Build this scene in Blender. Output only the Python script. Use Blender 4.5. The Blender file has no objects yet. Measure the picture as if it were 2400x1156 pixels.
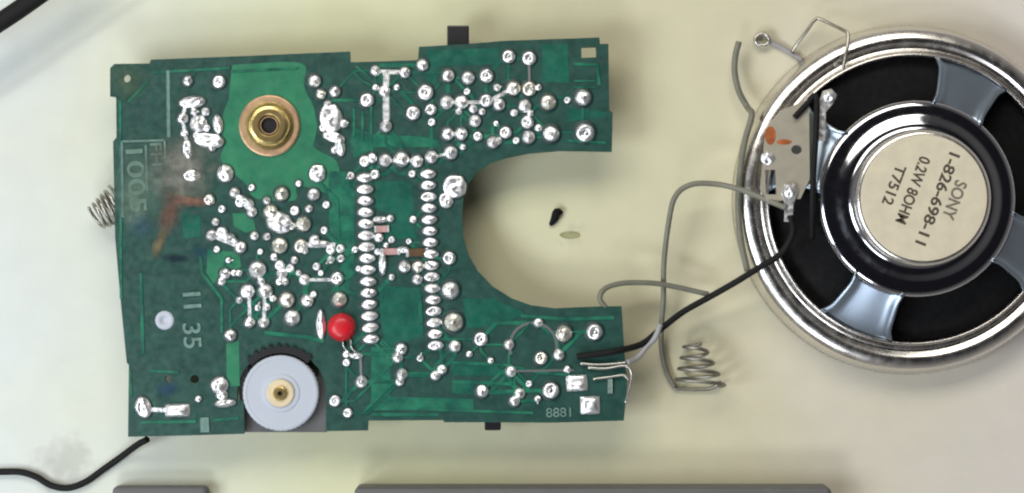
import bpy, bmesh, math, random
from mathutils import Vector, Matrix, noise

random.seed(7)
C = bpy.context.scene.collection
sc = bpy.context.scene
sc.unit_settings.scale_length = 0.01          # one unit = one centimetre
R = math.radians

# ------------------------------------------------------------------ camera
S, H = 0.008, 45.0                            # cm per photo pixel on the table, camera height in cm
cam = bpy.data.cameras.new('camera')
cam.sensor_width = 36.0
cam.lens = 36.0 * H / (2400 * S)
cam.clip_start, cam.clip_end = 1.0, 500.0
co = bpy.data.objects.new('camera', cam); C.objects.link(co)
co.location = (0, 0, H)
sc.camera = co
cam.dof.use_dof = True
cam.dof.focus_distance = H - 0.9
cam.dof.aperture_fstop = 0.9 

def W(px, py, z=0.0):
    "the spot of the place seen at a photo pixel, at height z above the table"
    k = (H - z) / H
    return Vector(((px - 1200) * S * k, (578 - py) * S * k, z))

# ------------------------------------------------------------------ light
wd = bpy.data.worlds.new('World'); sc.world = wd; wd.use_nodes = True
bg = wd.node_tree.nodes['Background']
bg.inputs[1].default_value = 1.0
# the room: pale walls all round, an unlit ceiling above
_nt = wd.node_tree; _tc = _nt.nodes.new('ShaderNodeTexCoord'); _sp = _nt.nodes.new('ShaderNodeSeparateXYZ'); _cr = _nt.nodes.new('ShaderNodeValToRGB')
_nt.links.new(_tc.outputs['Generated'], _sp.inputs[0]); _nt.links.new(_sp.outputs['Z'], _cr.inputs['Fac']); _nt.links.new(_cr.outputs['Color'], bg.inputs[0])
_e = _cr.color_ramp.elements; _e[0].position = 0.0; _e[0].color = (0.34, 0.34, 0.33, 1); _e[1].position = 0.80; _e[1].color = (0.016, 0.016, 0.020, 1)
_k = _e.new(0.45); _k.color = (0.22, 0.21, 0.20, 1)

def area(name, loc, target, sx, sy, power, col):
    l = bpy.data.lights.new(name, 'AREA'); l.shape = 'RECTANGLE'; l.size = sx; l.size_y = sy
    l.energy = power; l.color = col
    o = bpy.data.objects.new(name, l); C.objects.link(o); o.location = loc
    o.rotation_euler = (Vector(target) - Vector(loc)).to_track_quat('-Z', 'Y').to_euler()
    return o
area('window_light', (-7, 31, 37), (2, 0, 0), 48, 18, 18000, (1.0, 0.965, 0.89))
area('side_window_light', (-30, -12, 33), (0, 0, 0), 18, 18, 12500, (0.86, 0.93, 1.0))
area('far_window_light', (-15, -34, 35), (3, 0, 0), 20, 9, 8500, (0.88, 0.92, 1.0))
sc.view_settings.view_transform = 'Standard'; sc.view_settings.look = 'None'
sc.view_settings.exposure = 0.0; sc.view_settings.gamma = 1.0
sc.cycles.max_bounces = 8
sc.cycles.filter_width = 2.2
sc.cycles.sample_clamp_indirect = 8.0

# ------------------------------------------------------------------ materials
def lin(c):
    return tuple(((x / 255) / 12.92 if x / 255 <= 0.04045 else ((x / 255 + 0.055) / 1.055) ** 2.4) for x in c)
def mat(name, col, rough=0.5, metal=0.0, var=0.0, vscale=3.0, bump=0.0, bscale=20.0, coat=0.0, col2=None, rvar=0.0, spec=0.5, sub=0.0):
    m = bpy.data.materials.new(name); m.use_nodes = True
    nt = m.node_tree; b = nt.nodes['Principled BSDF']
    b.inputs['Base Color'].default_value = (*col, 1); b.inputs['Roughness'].default_value = rough
    b.inputs['Metallic'].default_value = metal; b.inputs['Coat Weight'].default_value = coat
    b.inputs['Coat Roughness'].default_value = 0.12; b.inputs['Specular IOR Level'].default_value = spec
    tc = nt.nodes.new('ShaderNodeNewGeometry')
    if var > 0 or col2:
        n = nt.nodes.new('ShaderNodeTexNoise'); n.inputs['Scale'].default_value = vscale; n.inputs['Detail'].default_value = 6
        nt.links.new(tc.outputs['Position'], n.inputs['Vector'])
        cr = nt.nodes.new('ShaderNodeValToRGB')
        c2 = col2 or tuple(max(0, c * (1 - var)) for c in col)
        c1 = col if col2 else tuple(min(1, c * (1 + var)) for c in col)
        cr.color_ramp.elements[0].position = 0.33; cr.color_ramp.elements[1].position = 0.67
        cr.color_ramp.elements[0].color = (*c2, 1); cr.color_ramp.elements[1].color = (*c1, 1)
        nt.links.new(n.outputs['Fac'], cr.inputs['Fac']); nt.links.new(cr.outputs['Color'], b.inputs['Base Color'])
    if rvar > 0:
        n = nt.nodes.new('ShaderNodeTexNoise'); n.inputs['Scale'].default_value = vscale * 2.3; n.inputs['Detail'].default_value = 5
        nt.links.new(tc.outputs['Position'], n.inputs['Vector'])
        mr = nt.nodes.new('ShaderNodeMapRange'); mr.inputs['From Min'].default_value = 0.3; mr.inputs['From Max'].default_value = 0.7
        mr.inputs['To Min'].default_value = max(0.02, rough - rvar); mr.inputs['To Max'].default_value = rough + rvar
        nt.links.new(n.outputs['Fac'], mr.inputs['Value']); nt.links.new(mr.outputs['Result'], b.inputs['Roughness'])
    if bump > 0:
        n = nt.nodes.new('ShaderNodeTexNoise'); n.inputs['Scale'].default_value = bscale; n.inputs['Detail'].default_value = 4
        nt.links.new(tc.outputs['Position'], n.inputs['Vector'])
        bp = nt.nodes.new('ShaderNodeBump'); bp.inputs['Strength'].default_value = bump; bp.inputs['Distance'].default_value = 0.02
        nt.links.new(n.outputs['Fac'], bp.inputs['Height']); nt.links.new(bp.outputs['Normal'], b.inputs['Normal'])
    return m

def table_mat():
    m = mat('laminate', lin((214, 210, 184)), 0.42, bump=0.06, bscale=35, spec=0.35)
    nt = m.node_tree; b = nt.nodes['Principled BSDF']
    geo = nt.nodes.new('ShaderNodeNewGeometry')
    # base colour runs yellower in the middle and whiter towards both ends
    sep = nt.nodes.new('ShaderNodeSeparateXYZ'); nt.links.new(geo.outputs['Position'], sep.inputs[0])
    n = nt.nodes.new('ShaderNodeTexNoise'); n.inputs['Scale'].default_value = 0.22; n.inputs['Detail'].default_value = 3
    nt.links.new(geo.outputs['Position'], n.inputs['Vector'])
    nm = nt.nodes.new('ShaderNodeMath'); nm.operation = 'MULTIPLY_ADD'; nm.inputs[1].default_value = 7.0; nm.inputs[2].default_value = -3.5
    nt.links.new(n.outputs['Fac'], nm.inputs[0])
    ad = nt.nodes.new('ShaderNodeMath'); ad.operation = 'ADD'
    nt.links.new(sep.outputs['X'], ad.inputs[0]); nt.links.new(nm.outputs[0], ad.inputs[1])
    mr = nt.nodes.new('ShaderNodeMapRange'); mr.inputs['From Min'].default_value = -14; mr.inputs['From Max'].default_value = 14
    nt.links.new(ad.outputs[0], mr.inputs['Value'])
    cr = nt.nodes.new('ShaderNodeValToRGB'); e = cr.color_ramp.elements
    e[0].position = 0.14; e[0].color = (*lin((202, 207, 204)), 1)
    e[1].position = 0.38; e[1].color = (*lin((202, 202, 166)), 1)
    k = e.new(0.66); k.color = (*lin((202, 196, 168)), 1)
    k = e.new(0.92); k.color = (*lin((216, 208, 205)), 1)
    nt.links.new(mr.outputs['Result'], cr.inputs['Fac'])
    # fine mottle
    n2 = nt.nodes.new('ShaderNodeTexNoise'); n2.inputs['Scale'].default_value = 1.7; n2.inputs['Detail'].default_value = 7
    nt.links.new(geo.outputs['Position'], n2.inputs['Vector'])
    mr2 = nt.nodes.new('ShaderNodeMapRange'); mr2.inputs['To Min'].default_value = 0.93; mr2.inputs['To Max'].default_value = 1.05
    nt.links.new(n2.outputs['Fac'], mr2.inputs['Value'])
    mx = nt.nodes.new('ShaderNodeMix'); mx.data_type = 'RGBA'; mx.blend_type = 'MULTIPLY'; mx.inputs[0].default_value = 1
    nt.links.new(cr.outputs['Color'], mx.inputs[6]); nt.links.new(mr2.outputs['Result'], mx.inputs[7])
    n4 = nt.nodes.new('ShaderNodeTexNoise'); n4.inputs['Scale'].default_value = 26; n4.inputs['Detail'].default_value = 3
    nt.links.new(geo.outputs['Position'], n4.inputs['Vector'])
    m4 = nt.nodes.new('ShaderNodeMapRange'); m4.inputs['To Min'].default_value = 0.95; m4.inputs['To Max'].default_value = 1.05; nt.links.new(n4.outputs['Fac'], m4.inputs['Value'])
    x4 = nt.nodes.new('ShaderNodeMix'); x4.data_type = 'RGBA'; x4.blend_type = 'MULTIPLY'; x4.inputs[0].default_value = 1
    nt.links.new(mx.outputs[2], x4.inputs[6]); nt.links.new(m4.outputs['Result'], x4.inputs[7])
    last = x4.outputs[2]
    # the cord's faint shadow across the upper left, painted into the table colour
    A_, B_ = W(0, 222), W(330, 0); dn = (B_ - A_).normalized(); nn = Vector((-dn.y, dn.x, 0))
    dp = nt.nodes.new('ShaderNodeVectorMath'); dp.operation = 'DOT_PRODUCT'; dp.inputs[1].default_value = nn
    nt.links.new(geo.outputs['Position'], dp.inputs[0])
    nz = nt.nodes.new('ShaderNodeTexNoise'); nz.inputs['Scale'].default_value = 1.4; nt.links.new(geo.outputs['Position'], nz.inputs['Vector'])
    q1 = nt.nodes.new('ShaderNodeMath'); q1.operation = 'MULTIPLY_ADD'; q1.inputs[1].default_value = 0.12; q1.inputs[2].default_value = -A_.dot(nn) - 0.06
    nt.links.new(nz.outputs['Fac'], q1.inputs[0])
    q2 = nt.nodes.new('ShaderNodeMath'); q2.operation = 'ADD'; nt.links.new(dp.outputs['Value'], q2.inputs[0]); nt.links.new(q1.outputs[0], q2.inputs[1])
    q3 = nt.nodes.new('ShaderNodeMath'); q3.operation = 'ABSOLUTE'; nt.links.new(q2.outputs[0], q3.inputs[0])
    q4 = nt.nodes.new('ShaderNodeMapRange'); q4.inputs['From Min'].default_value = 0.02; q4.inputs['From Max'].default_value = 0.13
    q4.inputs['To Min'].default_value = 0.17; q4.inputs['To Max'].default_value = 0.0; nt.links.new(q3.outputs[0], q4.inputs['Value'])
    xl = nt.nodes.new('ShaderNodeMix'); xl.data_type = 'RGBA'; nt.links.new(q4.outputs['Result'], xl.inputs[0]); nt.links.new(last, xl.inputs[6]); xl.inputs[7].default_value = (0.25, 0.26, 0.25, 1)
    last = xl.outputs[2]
    # grey smudge near the lower left, a thumb print in the cut-out
    for (px, py, rad, amt) in ((160, 1085, 0.62, 0.30), (118, 1100, 0.5, 0.12), (1335, 552, 0.24, 0.14)):
        p = W(px, py)
        vd = nt.nodes.new('ShaderNodeVectorMath'); vd.operation = 'DISTANCE'; vd.inputs[1].default_value = p
        nt.links.new(geo.outputs['Position'], vd.inputs[0])
        n3 = nt.nodes.new('ShaderNodeTexNoise'); n3.inputs['Scale'].default_value = 3.5; n3.inputs['Detail'].default_value = 6
        nt.links.new(geo.outputs['Position'], n3.inputs['Vector'])
        a2 = nt.nodes.new('ShaderNodeMath'); a2.operation = 'MULTIPLY_ADD'; a2.inputs[1].default_value = 1.1; a2.inputs[2].default_value = -0.55
        nt.links.new(n3.outputs['Fac'], a2.inputs[0])
        a3 = nt.nodes.new('ShaderNodeMath'); a3.operation = 'ADD'
        nt.links.new(vd.outputs['Value'], a3.inputs[0]); nt.links.new(a2.outputs[0], a3.inputs[1])
        m3 = nt.nodes.new('ShaderNodeMapRange'); m3.inputs['From Min'].default_value = rad * 0.35; m3.inputs['From Max'].default_value = rad
        m3.inputs['To Min'].default_value = amt; m3.inputs['To Max'].default_value = 0.0
        nt.links.new(a3.outputs[0], m3.inputs['Value'])
        x = nt.nodes.new('ShaderNodeMix'); x.data_type = 'RGBA'
        nt.links.new(m3.outputs['Result'], x.inputs[0]); nt.links.new(last, x.inputs[6]); x.inputs[7].default_value = (0.22, 0.20, 0.18, 1)
        last = x.outputs[2]
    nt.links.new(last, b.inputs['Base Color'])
    return m

M = {}
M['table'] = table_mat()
M['mask'] = mat('solder_mask', lin((37, 72, 64)), 0.34, var=0.20, vscale=3.4, bump=0.10, bscale=9, rvar=0.08, spec=0.55)
M['copper_mask'] = mat('mask_over_copper', lin((42, 118, 90)), 0.30, col2=lin((26, 78, 68)), vscale=3.6, bump=0.10, bscale=7, rvar=0.08, spec=0.6)
M['pour_mask'] = mat('mask_over_pour', lin((52, 124, 90)), 0.30, col2=lin((44, 108, 82)), vscale=2.4, bump=0.12, bscale=5, rvar=0.08, spec=0.6)
M['teal_mask'] = mat('teal_mask_over_pour', lin((28, 96, 78)), 0.32, col2=lin((22, 78, 66)), vscale=3.0, bump=0.12, bscale=6, rvar=0.08, spec=0.6)
M['laminate_edge'] = mat('glass_epoxy_edge', lin((96, 112, 82)), 0.7, var=0.2, vscale=6)
M['clear'] = mat('bare_clearance', lin((14, 44, 44)), 0.45, var=0.2, vscale=5)
M['solder'] = mat('solder', (0.94, 0.94, 0.95), 0.42, 1.0, var=0.12, vscale=7, bump=0.45, bscale=11, rvar=0.12)
M['solder_warm'] = mat('solder_with_flux', (0.90, 0.88, 0.78), 0.40, 1.0, var=0.1, vscale=9, bump=0.35, bscale=14, rvar=0.12)
M['pin'] = mat('tinned_pin', (0.62, 0.61, 0.60), 0.35, 1.0)
M['silk'] = mat('silkscreen', lin((108, 138, 126)), 0.6, var=0.15, vscale=6)
M['silk2'] = mat('silkscreen_worn', lin((96, 126, 116)), 0.6, var=0.25, vscale=9)
M['brass'] = mat('brass', (0.86, 0.64, 0.27), 0.28, 1.0, var=0.1, vscale=5, bump=0.1)
M['bronze'] = mat('bronze_washer', (0.50, 0.33, 0.20), 0.5, 1.0, var=0.18, vscale=5, bump=0.15)
M['black'] = mat('black_plastic', lin((26, 25, 28)), 0.42, bump=0.1, bscale=30)
M['spring_dull'] = mat('dull_spring_steel', (0.30, 0.29, 0.25), 0.5, 1.0, var=0.2, vscale=5)
M['olive'] = mat('olive_flake', lin((146, 144, 104)), 0.7, var=0.2, vscale=8)
M['hole'] = mat('hole_dark', lin((10, 12, 12)), 0.8)
M['dial'] = mat('white_nylon', lin((176, 182, 192)), 0.5, var=0.03, vscale=2, bump=0.08, bscale=8)
M['hub'] = mat('cream_hub', lin((206, 190, 156)), 0.5, var=0.06, vscale=5)
M['red'] = mat('red_epoxy', lin((190, 16, 32)), 0.42, coat=0.15, var=0.12, vscale=6)
M['chrome'] = mat('bright_plated_steel', (0.72, 0.69, 0.65), 0.25, 1.0, var=0.04, vscale=2, bump=0.05, bscale=5, rvar=0.07)
M['chrome_arm'] = mat('blued_plated_steel', (0.30, 0.36, 0.43), 0.32, 1.0, var=0.05, vscale=1.5)
M['deck'] = mat('polished_plated_steel', (0.42, 0.42, 0.45), 0.10, 1.0, rvar=0.03)
M['cone'] = mat('black_cone_paper', lin((20, 20, 21)), 0.9, var=0.25, vscale=8, bump=0.4, bscale=40, spec=0.2)
M['label'] = mat('paper_label', lin((206, 196, 172)), 0.6, var=0.05, vscale=4, bump=0.05)
M['ink'] = mat('label_ink', lin((72, 64, 52)), 0.7, var=0.15, vscale=22)
M['ink2'] = mat('label_ink_grey', lin((112, 104, 92)), 0.7, var=0.3, vscale=22)
M['phenolic'] = mat('phenolic_strip', lin((192, 184, 166)), 0.3, 0.4, var=0.08, vscale=4, bump=0.15, bscale=5)
M['warm_reflection'] = mat('painted_reflection', lin((168, 96, 58)), 0.3, var=0.3, vscale=7)  # orange-brown reflection given as a base colour
M['wire_black'] = mat('black_insulation', lin((12, 11, 11)), 0.7, spec=0.3)
M['wire_grey'] = mat('grey_insulation', lin((112, 111, 98)), 0.5, var=0.1, vscale=4)
M['wire_lilac'] = mat('pale_grey_insulation', lin((150, 148, 150)), 0.5, var=0.1, vscale=4)
M['spring'] = mat('spring_steel', (0.40, 0.38, 0.33), 0.35, 1.0, var=0.2, vscale=5)
M['steel'] = mat('nickel_wire', (0.55, 0.54, 0.50), 0.3, 1.0, var=0.1, vscale=6)
M['case'] = mat('grey_plastic', lin((92, 92, 92)), 0.55, var=0.06, vscale=3, bump=0.15, bscale=30)
M['smd'] = mat('brown_resistor_body', lin((84, 60, 34)), 0.5, var=0.2, vscale=9)
M['pinkmat'] = mat('pinkish_capacitor_body', lin((178, 140, 136)), 0.5, var=0.15, vscale=9)

# ------------------------------------------------------------------ helpers
def link(name, me, m=None, parent=None, loc=None, smooth=False):
    if m is not None:
        for k in (m if isinstance(m, (list, tuple)) else [m]): me.materials.append(k)
    if smooth:
        me.polygons.foreach_set('use_smooth', [True] * len(me.polygons))
    o = bpy.data.objects.new(name, me); C.objects.link(o)
    if parent: o.parent = parent
    if loc is not None: o.location = loc
    return o
def obj(name, bm, m, parent=None, loc=None, smooth=False):
    me = bpy.data.meshes.new(name); bm.normal_update(); bm.to_mesh(me); bm.free()
    return link(name, me, m, parent, loc, smooth)
def tag(o, label, cat, group=None, kind=None):
    o['label'] = label; o['category'] = cat
    if group: o['group'] = group
    if kind: o['kind'] = kind
    return o
def thing(name, label, cat, loc=(0, 0, 0)):
    o = bpy.data.objects.new(name, None); C.objects.link(o); o.location = loc; o.empty_display_size = 0.3
    return tag(o, label, cat)
def lathe(bm, prof, n=64, c=(0, 0, 0), a0=0.0, a1=2 * math.pi, close=True, mi=0):
    "prof: (r,z) pairs from outside to inside / bottom to top"
    full = abs(a1 - a0 - 2 * math.pi) < 1e-6
    rings = []
    cnt = n if full else n + 1
    for r, z in prof:
        if r < 1e-6:
            rings.append([bm.verts.new((c[0], c[1], c[2] + z))]); continue
        rings.append([bm.verts.new((c[0] + r * math.cos(a0 + (a1 - a0) * k / n), c[1] + r * math.sin(a0 + (a1 - a0) * k / n), c[2] + z)) for k in range(cnt)])
    for a, b in zip(rings, rings[1:]):
        for k in range(n):
            k2 = (k + 1) % cnt
            if len(a) == 1 and len(b) == 1: continue
            if len(b) == 1: f = bm.faces.new((a[k], a[k2], b[0]))
            elif len(a) == 1: f = bm.faces.new((a[0], b[k2], b[k]))
            else: f = bm.faces.new((a[k], a[k2], b[k2], b[k]))
            f.material_index = mi
    return rings
def box(bm, x0, x1, y0, y1, z0, z1, mi=0):
    v = [bm.verts.new(p) for p in ((x0, y0, z0), (x1, y0, z0), (x1, y1, z0), (x0, y1, z0), (x0, y0, z1), (x1, y0, z1), (x1, y1, z1), (x0, y1, z1))]
    for q in ((3, 2, 1, 0), (4, 5, 6, 7), (0, 1, 5, 4), (1, 2, 6, 5), (2, 3, 7, 6), (3, 0, 4, 7)):
        bm.faces.new([v[i] for i in q]).material_index = mi
    return v
def bevel_all(bm, w, seg=2):
    bmesh.ops.bevel(bm, geom=bm.edges[:], offset=w, segments=seg, affect='EDGES', profile=0.6)
def smooth_pts(pts, sub=8):
    P = [Vector(p) for p in pts]; out = []
    for i in range(len(P) - 1):
        p0 = P[i - 1] if i else P[0] * 2 - P[1]
        p1, p2 = P[i], P[i + 1]
        p3 = P[i + 2] if i + 2 < len(P) else P[-1] * 2 - P[-2]
        for k in range(sub):
            t = k / sub
            out.append(0.5 * ((2 * p1) + (p2 - p0) * t + (2 * p0 - 5 * p1 + 4 * p2 - p3) * t * t + (3 * p1 - p0 - 3 * p2 + p3) * t ** 3))
    out.append(P[-1]); return out
def tube(bm, pts, r, n=10, sub=8, cap=True, raw=False, mi=0):
    P = [Vector(p) for p in pts] if raw else smooth_pts(pts, sub)
    up = Vector((0, 0, 1)); rings = []
    prev = None
    for i, p in enumerate(P):
        t = (P[min(i + 1, len(P) - 1)] - P[max(i - 1, 0)]).normalized()
        if prev is None:
            a = t.cross(up)
            if a.length < 1e-3: a = t.cross(Vector((1, 0, 0)))
            a.normalize()
        else:
            a = prev - t * prev.dot(t)
            a.normalize()
        prev = a; b = t.cross(a)
        rr = r(i / (len(P) - 1)) if callable(r) else r
        rings.append([bm.verts.new(p + (a * math.cos(2 * math.pi * k / n) + b * math.sin(2 * math.pi * k / n)) * rr) for k in range(n)])
    for A, B in zip(rings, rings[1:]):
        for k in range(n):
            bm.faces.new((A[k], A[(k + 1) % n], B[(k + 1) % n], B[k])).material_index = mi
    if cap:
        bm.faces.new(rings[0][::-1]).material_index = mi; bm.faces.new(rings[-1]).material_index = mi
def prism(bm, pts, z0, z1, side_mi=0, top_mi=0, holes=()):
    "extruded polygon (world xy points) with optional round holes, top filled by triangulation"
    loops = [list(pts)] + [list(h) for h in holes]
    te, be = [], []
    for L in loops:
        tv = [bm.verts.new((p[0], p[1], z1)) for p in L]; bv = [bm.verts.new((p[0], p[1], z0)) for p in L]
        n = len(L)
        for k in range(n):
            bm.faces.new((bv[k], bv[(k + 1) % n], tv[(k + 1) % n], tv[k])).material_index = side_mi
            te.append(bm.edges.get((tv[k], tv[(k + 1) % n]))); be.append(bm.edges.get((bv[k], bv[(k + 1) % n])))
    for E in (te, be):
        r = bmesh.ops.triangle_fill(bm, use_beauty=True, edges=E)
        for f in r['geom']:
            if isinstance(f, bmesh.types.BMFace): f.material_index = top_mi
    bmesh.ops.recalc_face_normals(bm, faces=bm.faces[:])
def text_mesh(s, size, width=None, bold=0.012):
    cu = bpy.data.curves.new('t', 'FONT'); cu.body = s; cu.size = size; cu.align_x = 'CENTER'; cu.align_y = 'CENTER'
    cu.extrude = 0.0015; cu.offset = size * bold
    t = bpy.data.objects.new('t', cu); C.objects.link(t)
    bpy.context.view_layer.update()
    me = bpy.data.meshes.new_from_object(t)
    bpy.data.objects.remove(t)
    xs = [v.co.x for v in me.vertices]; w = max(xs) - min(xs)
    if width:
        for v in me.vertices: v.co.x *= width / w
    return me

# ------------------------------------------------------------------ the table
bm = bmesh.new(); box(bm, -45, 45, -40, 40, -2.5, 0)
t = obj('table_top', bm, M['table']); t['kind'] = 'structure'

# ------------------------------------------------------------------ circuit board
ZB = 0.88                                     # height of the copper side above the table
TH = 0.16
pcb = thing('circuit_board', 'green pocket radio circuit board, solder side up, with white dial and U-shaped cut-out', 'circuit board', W(860, 560, 0) * 1.0)
pcb_loc = pcb.location.copy()
def WP(px, py, z=ZB):                          # board-local
    return W(px, py, z) - pcb_loc
def xy(px, py, z=ZB):
    p = WP(px, py, z); return (p.x, p.y)

outline = [(268, 150), (258, 160), (258, 226), (272, 228), (273, 322), (265, 332), (270, 560), (284, 720), (297, 850),
           (302, 856), (300, 1024), (440, 1021), (572, 1017), (571, 940)]
cxn, cyn, rn = 660, 924, 105
outline += [(cxn + rn * math.cos(R(a)), cyn - rn * math.sin(R(a))) for a in range(188, -9, -14)]
outline += [(764, 1011), (862, 1009), (863, 986), (1038, 985), (1042, 990), (1142, 990), (1300, 991), (1462, 986), (1470, 905), (1462, 800), (1457, 718),
            (1395, 719), (1300, 723), (1245, 716), (1200, 700), (1155, 672), (1120, 636), (1098, 598), (1086, 555), (1083, 510), (1086, 465), (1098, 430),
            (1120, 402), (1150, 383), (1190, 370), (1240, 360), (1310, 354), (1434, 356), (1436, 264), (1428, 258), (1426, 103), (1406, 103), (1405, 88),
            (1290, 92), (1180, 96), (1100, 103), (982, 110), (980, 141), (900, 144), (821, 146), (820, 121), (700, 126), (560, 132), (354, 140), (350, 149)]
def circ(px, py, r, n=16, sx=1.0, sy=1.0, z=ZB):
    c = xy(px, py, z)
    return [(c[0] + r * S * sx * math.cos(2 * math.pi * k / n), c[1] + r * S * sy * math.sin(2 * math.pi * k / n)) for k in range(n)]
def rect(px, py, w, h, a=2.5):
    c = xy(px, py); out = []
    for u, v in ((-w / 2, -h / 2), (w / 2, -h / 2), (w / 2, h / 2), (-w / 2, h / 2)):
        u *= S; v *= S
        out.append((c[0] + u * math.cos(R(a)) - v * math.sin(R(a)), c[1] + u * math.sin(R(a)) + v * math.cos(R(a))))
    return out
holes = [circ(297, 184, 9), rect(1380, 123, 34, 24, 2), circ(395, 889, 9), circ(456, 889, 10), circ(632, 295, 30, 20)]
bm = bmesh.new()
prism(bm, [xy(*p) for p in outline], ZB - TH, ZB, side_mi=1, top_mi=0, holes=holes)
obj('substrate', bm, [M['mask'], M['laminate_edge']], pcb)

# copper pours under the mask (raised a little, lighter green)
zc_ = [0.0]
def step():
    zc_[0] += 0.00006; return zc_[0]
def pour(pts, m, z=0.004, holes=()):
    z = 0.003 + step()
    bm = bmesh.new(); prism(bm, [xy(*p) for p in pts], ZB, ZB + z, holes=holes)
    bmesh.ops.recalc_face_normals(bm, faces=bm.faces[:])
    return obj('copper_pour', bm, m, pcb)
def rounded(pts, sub=4):
    return [(v.x, v.y) for v in smooth_pts([(x, y, 0) for x, y in pts + [pts[0]]], sub)][:-1]
pour(rounded([(632 + 112 * math.cos(R(a)) + 0, 295 - 118 * math.sin(R(a))) for a in range(0, 360, 30)]), M['pour_mask'], holes=[circ(632, 295, 50, 24)])
pour(rounded([(545, 152), (705, 148), (712, 200), (735, 260), (732, 340), (790, 380), (786, 452), (700, 436), (690, 470), (600, 465), (575, 430), (520, 380), (525, 345), (548, 300), (536, 250), (540, 190)], 5), M['pour_mask'], holes=[circ(632, 295, 50, 24)])
pour([(486, 585), (560, 592), (565, 625), (500, 665), (484, 640)], M['pour_mask'])
pour([(530, 805), (560, 800), (562, 905), (532, 905)], M['pour_mask'], 0.007)
pour([(545, 500), (590, 500), (600, 540), (575, 545), (548, 530)], M['pour_mask'])
pour([(770, 400), (832, 405), (830, 620), (812, 700), (775, 690), (800, 620), (772, 560)], M['copper_mask'])
pour([(880, 425), (965, 425), (975, 560), (900, 560), (910, 500), (880, 490)], M['teal_mask'])
pour([(890, 670), (985, 675), (992, 790), (905, 815), (890, 740)], M['teal_mask'])
pour([(870, 815), (915, 815), (915, 930), (1110, 935), (1110, 960), (870, 962)], M['copper_mask'])
pour([(1055, 845), (1175, 850), (1180, 880), (1060, 880)], M['teal_mask'])
pour([(1060, 895), (1110, 895), (1112, 925), (1060, 922)], M['copper_mask'])
pour([(1000, 118), (1170, 112), (1170, 150), (1030, 155), (1020, 200), (1000, 190)], M['teal_mask'])
pour([(1270, 105), (1330, 103), (1335, 195), (1272, 192)], M['teal_mask'])
pour([(1330, 255), (1420, 262), (1420, 275), (1330, 285)], M['teal_mask'])
pour([(830, 300), (880, 315), (990, 320), (1030, 330), (1030, 345), (880, 345), (830, 372), (820, 330)], M['copper_mask'])
pour([(1085, 700), (1160, 700), (1230, 735), (1180, 760), (1095, 770)], M['teal_mask'])
pour([(425, 500), (470, 505), (470, 555), (430, 560)], M['teal_mask'])
pour([(300, 232), (385, 232), (385, 322), (300, 322)], M['mask'])

# ---- solder joints: a few shapes, shared by all
def joint_mesh(seed, dark=True):
    rnd = random.Random(seed); bm = bmesh.new(); n = 18
    if dark: lathe(bm, [(1.30, 0.0), (1.28, 0.030), (1.02, 0.034)], n, mi=1)
    ph = rnd.uniform(0, 6.28)
    prof = [(1.02, 0.03), (1.0, 0.12), (0.88, 0.34), (0.68, 0.58), (0.46, 0.76), (0.30, 0.90), (0.22, 1.02)]
    if seed % 3 == 1: prof = [(1.02, 0.03), (1.0, 0.16), (0.93, 0.42), (0.78, 0.64), (0.56, 0.80), (0.30, 0.87), (0.24, 0.88)]
    if seed % 3 == 2: prof = [(1.02, 0.03), (0.96, 0.2), (0.86, 0.40), (0.66, 0.50), (0.44, 0.40), (0.30, 0.34), (0.26, 0.34)]
    rings = lathe(bm, prof, n, mi=0)
    for ri, ring in enumerate(rings):
        for k, v in enumerate(ring):
            if ri:
                d = noise.noise(Vector((v.co.x * 1.1 + seed * 5.3, v.co.y * 1.1, seed * 2.1)))
                v.co.z *= 1 + 0.45 * d; v.co.x += 0.10 * d; v.co.y -= 0.09 * d
    top = rings[-1]; zc = sum(v.co.z for v in top) / n
    ox, oy = rnd.uniform(-.1, .1), rnd.uniform(-.1, .1)
    # pin end
    lathe(bm, [(0.25, zc - 0.3), (0.24, zc + 0.16), (0.17, zc + 0.24), (0.0, zc + 0.26)], 10, c=(ox, oy, 0), mi=2)
    me = bpy.data.meshes.new('solder_joint'); bm.normal_update(); bm.to_mesh(me); bm.free()
    me.polygons.foreach_set('use_smooth', [True] * len(me.polygons))
    return me
def blob_mesh(seed):
    rnd = random.Random(seed); bm = bmesh.new(); n = 22
    lathe(bm, [(1.17, 0.0), (1.15, 0.03), (1.0, 0.034)], n, mi=1)
    prof = [(1.02, 0.03), (0.99, 0.2), (0.88, 0.42), (0.72, 0.58), (0.52, 0.68), (0.32, 0.73), (0.14, 0.76), (0, 0.76)]
    rings = lathe(bm, prof, n, mi=0)
    for ring in rings[1:]:
        for v in ring:
            d = noise.noise(Vector((v.co.x * 1.6 + seed * 3.7, v.co.y * 1.6, seed)))
            d2 = noise.noise(Vector((v.co.x * 3.2 - seed, v.co.y * 3.2, seed + 4.4)))
            v.co.z = max(0.04, v.co.z * (1 + 0.9 * d + 0.4 * d2)); v.co.x += 0.16 * d2; v.co.y += 0.16 * d
    me = bpy.data.meshes.new('solder_blob'); bm.normal_update(); bm.to_mesh(me); bm.free()
    me.polygons.foreach_set('use_smooth', [True] * len(me.polygons))
    return me
joint_c = [joint_mesh(s) for s in range(6)]
joint_w = [m.copy() for m in joint_c]
for m in joint_c:
    for k in (M['solder'], M['clear'], M['pin']): m.materials.append(k)
for m in joint_w:
    for k in (M['solder_warm'], M['clear'], M['pin']): m.materials.append(k)
blob_c = [blob_mesh(s) for s in range(5)]
for m in blob_c:
    for k in (M['solder'], M['clear'], M['pin']): m.materials.append(k)
spots = []
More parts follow.
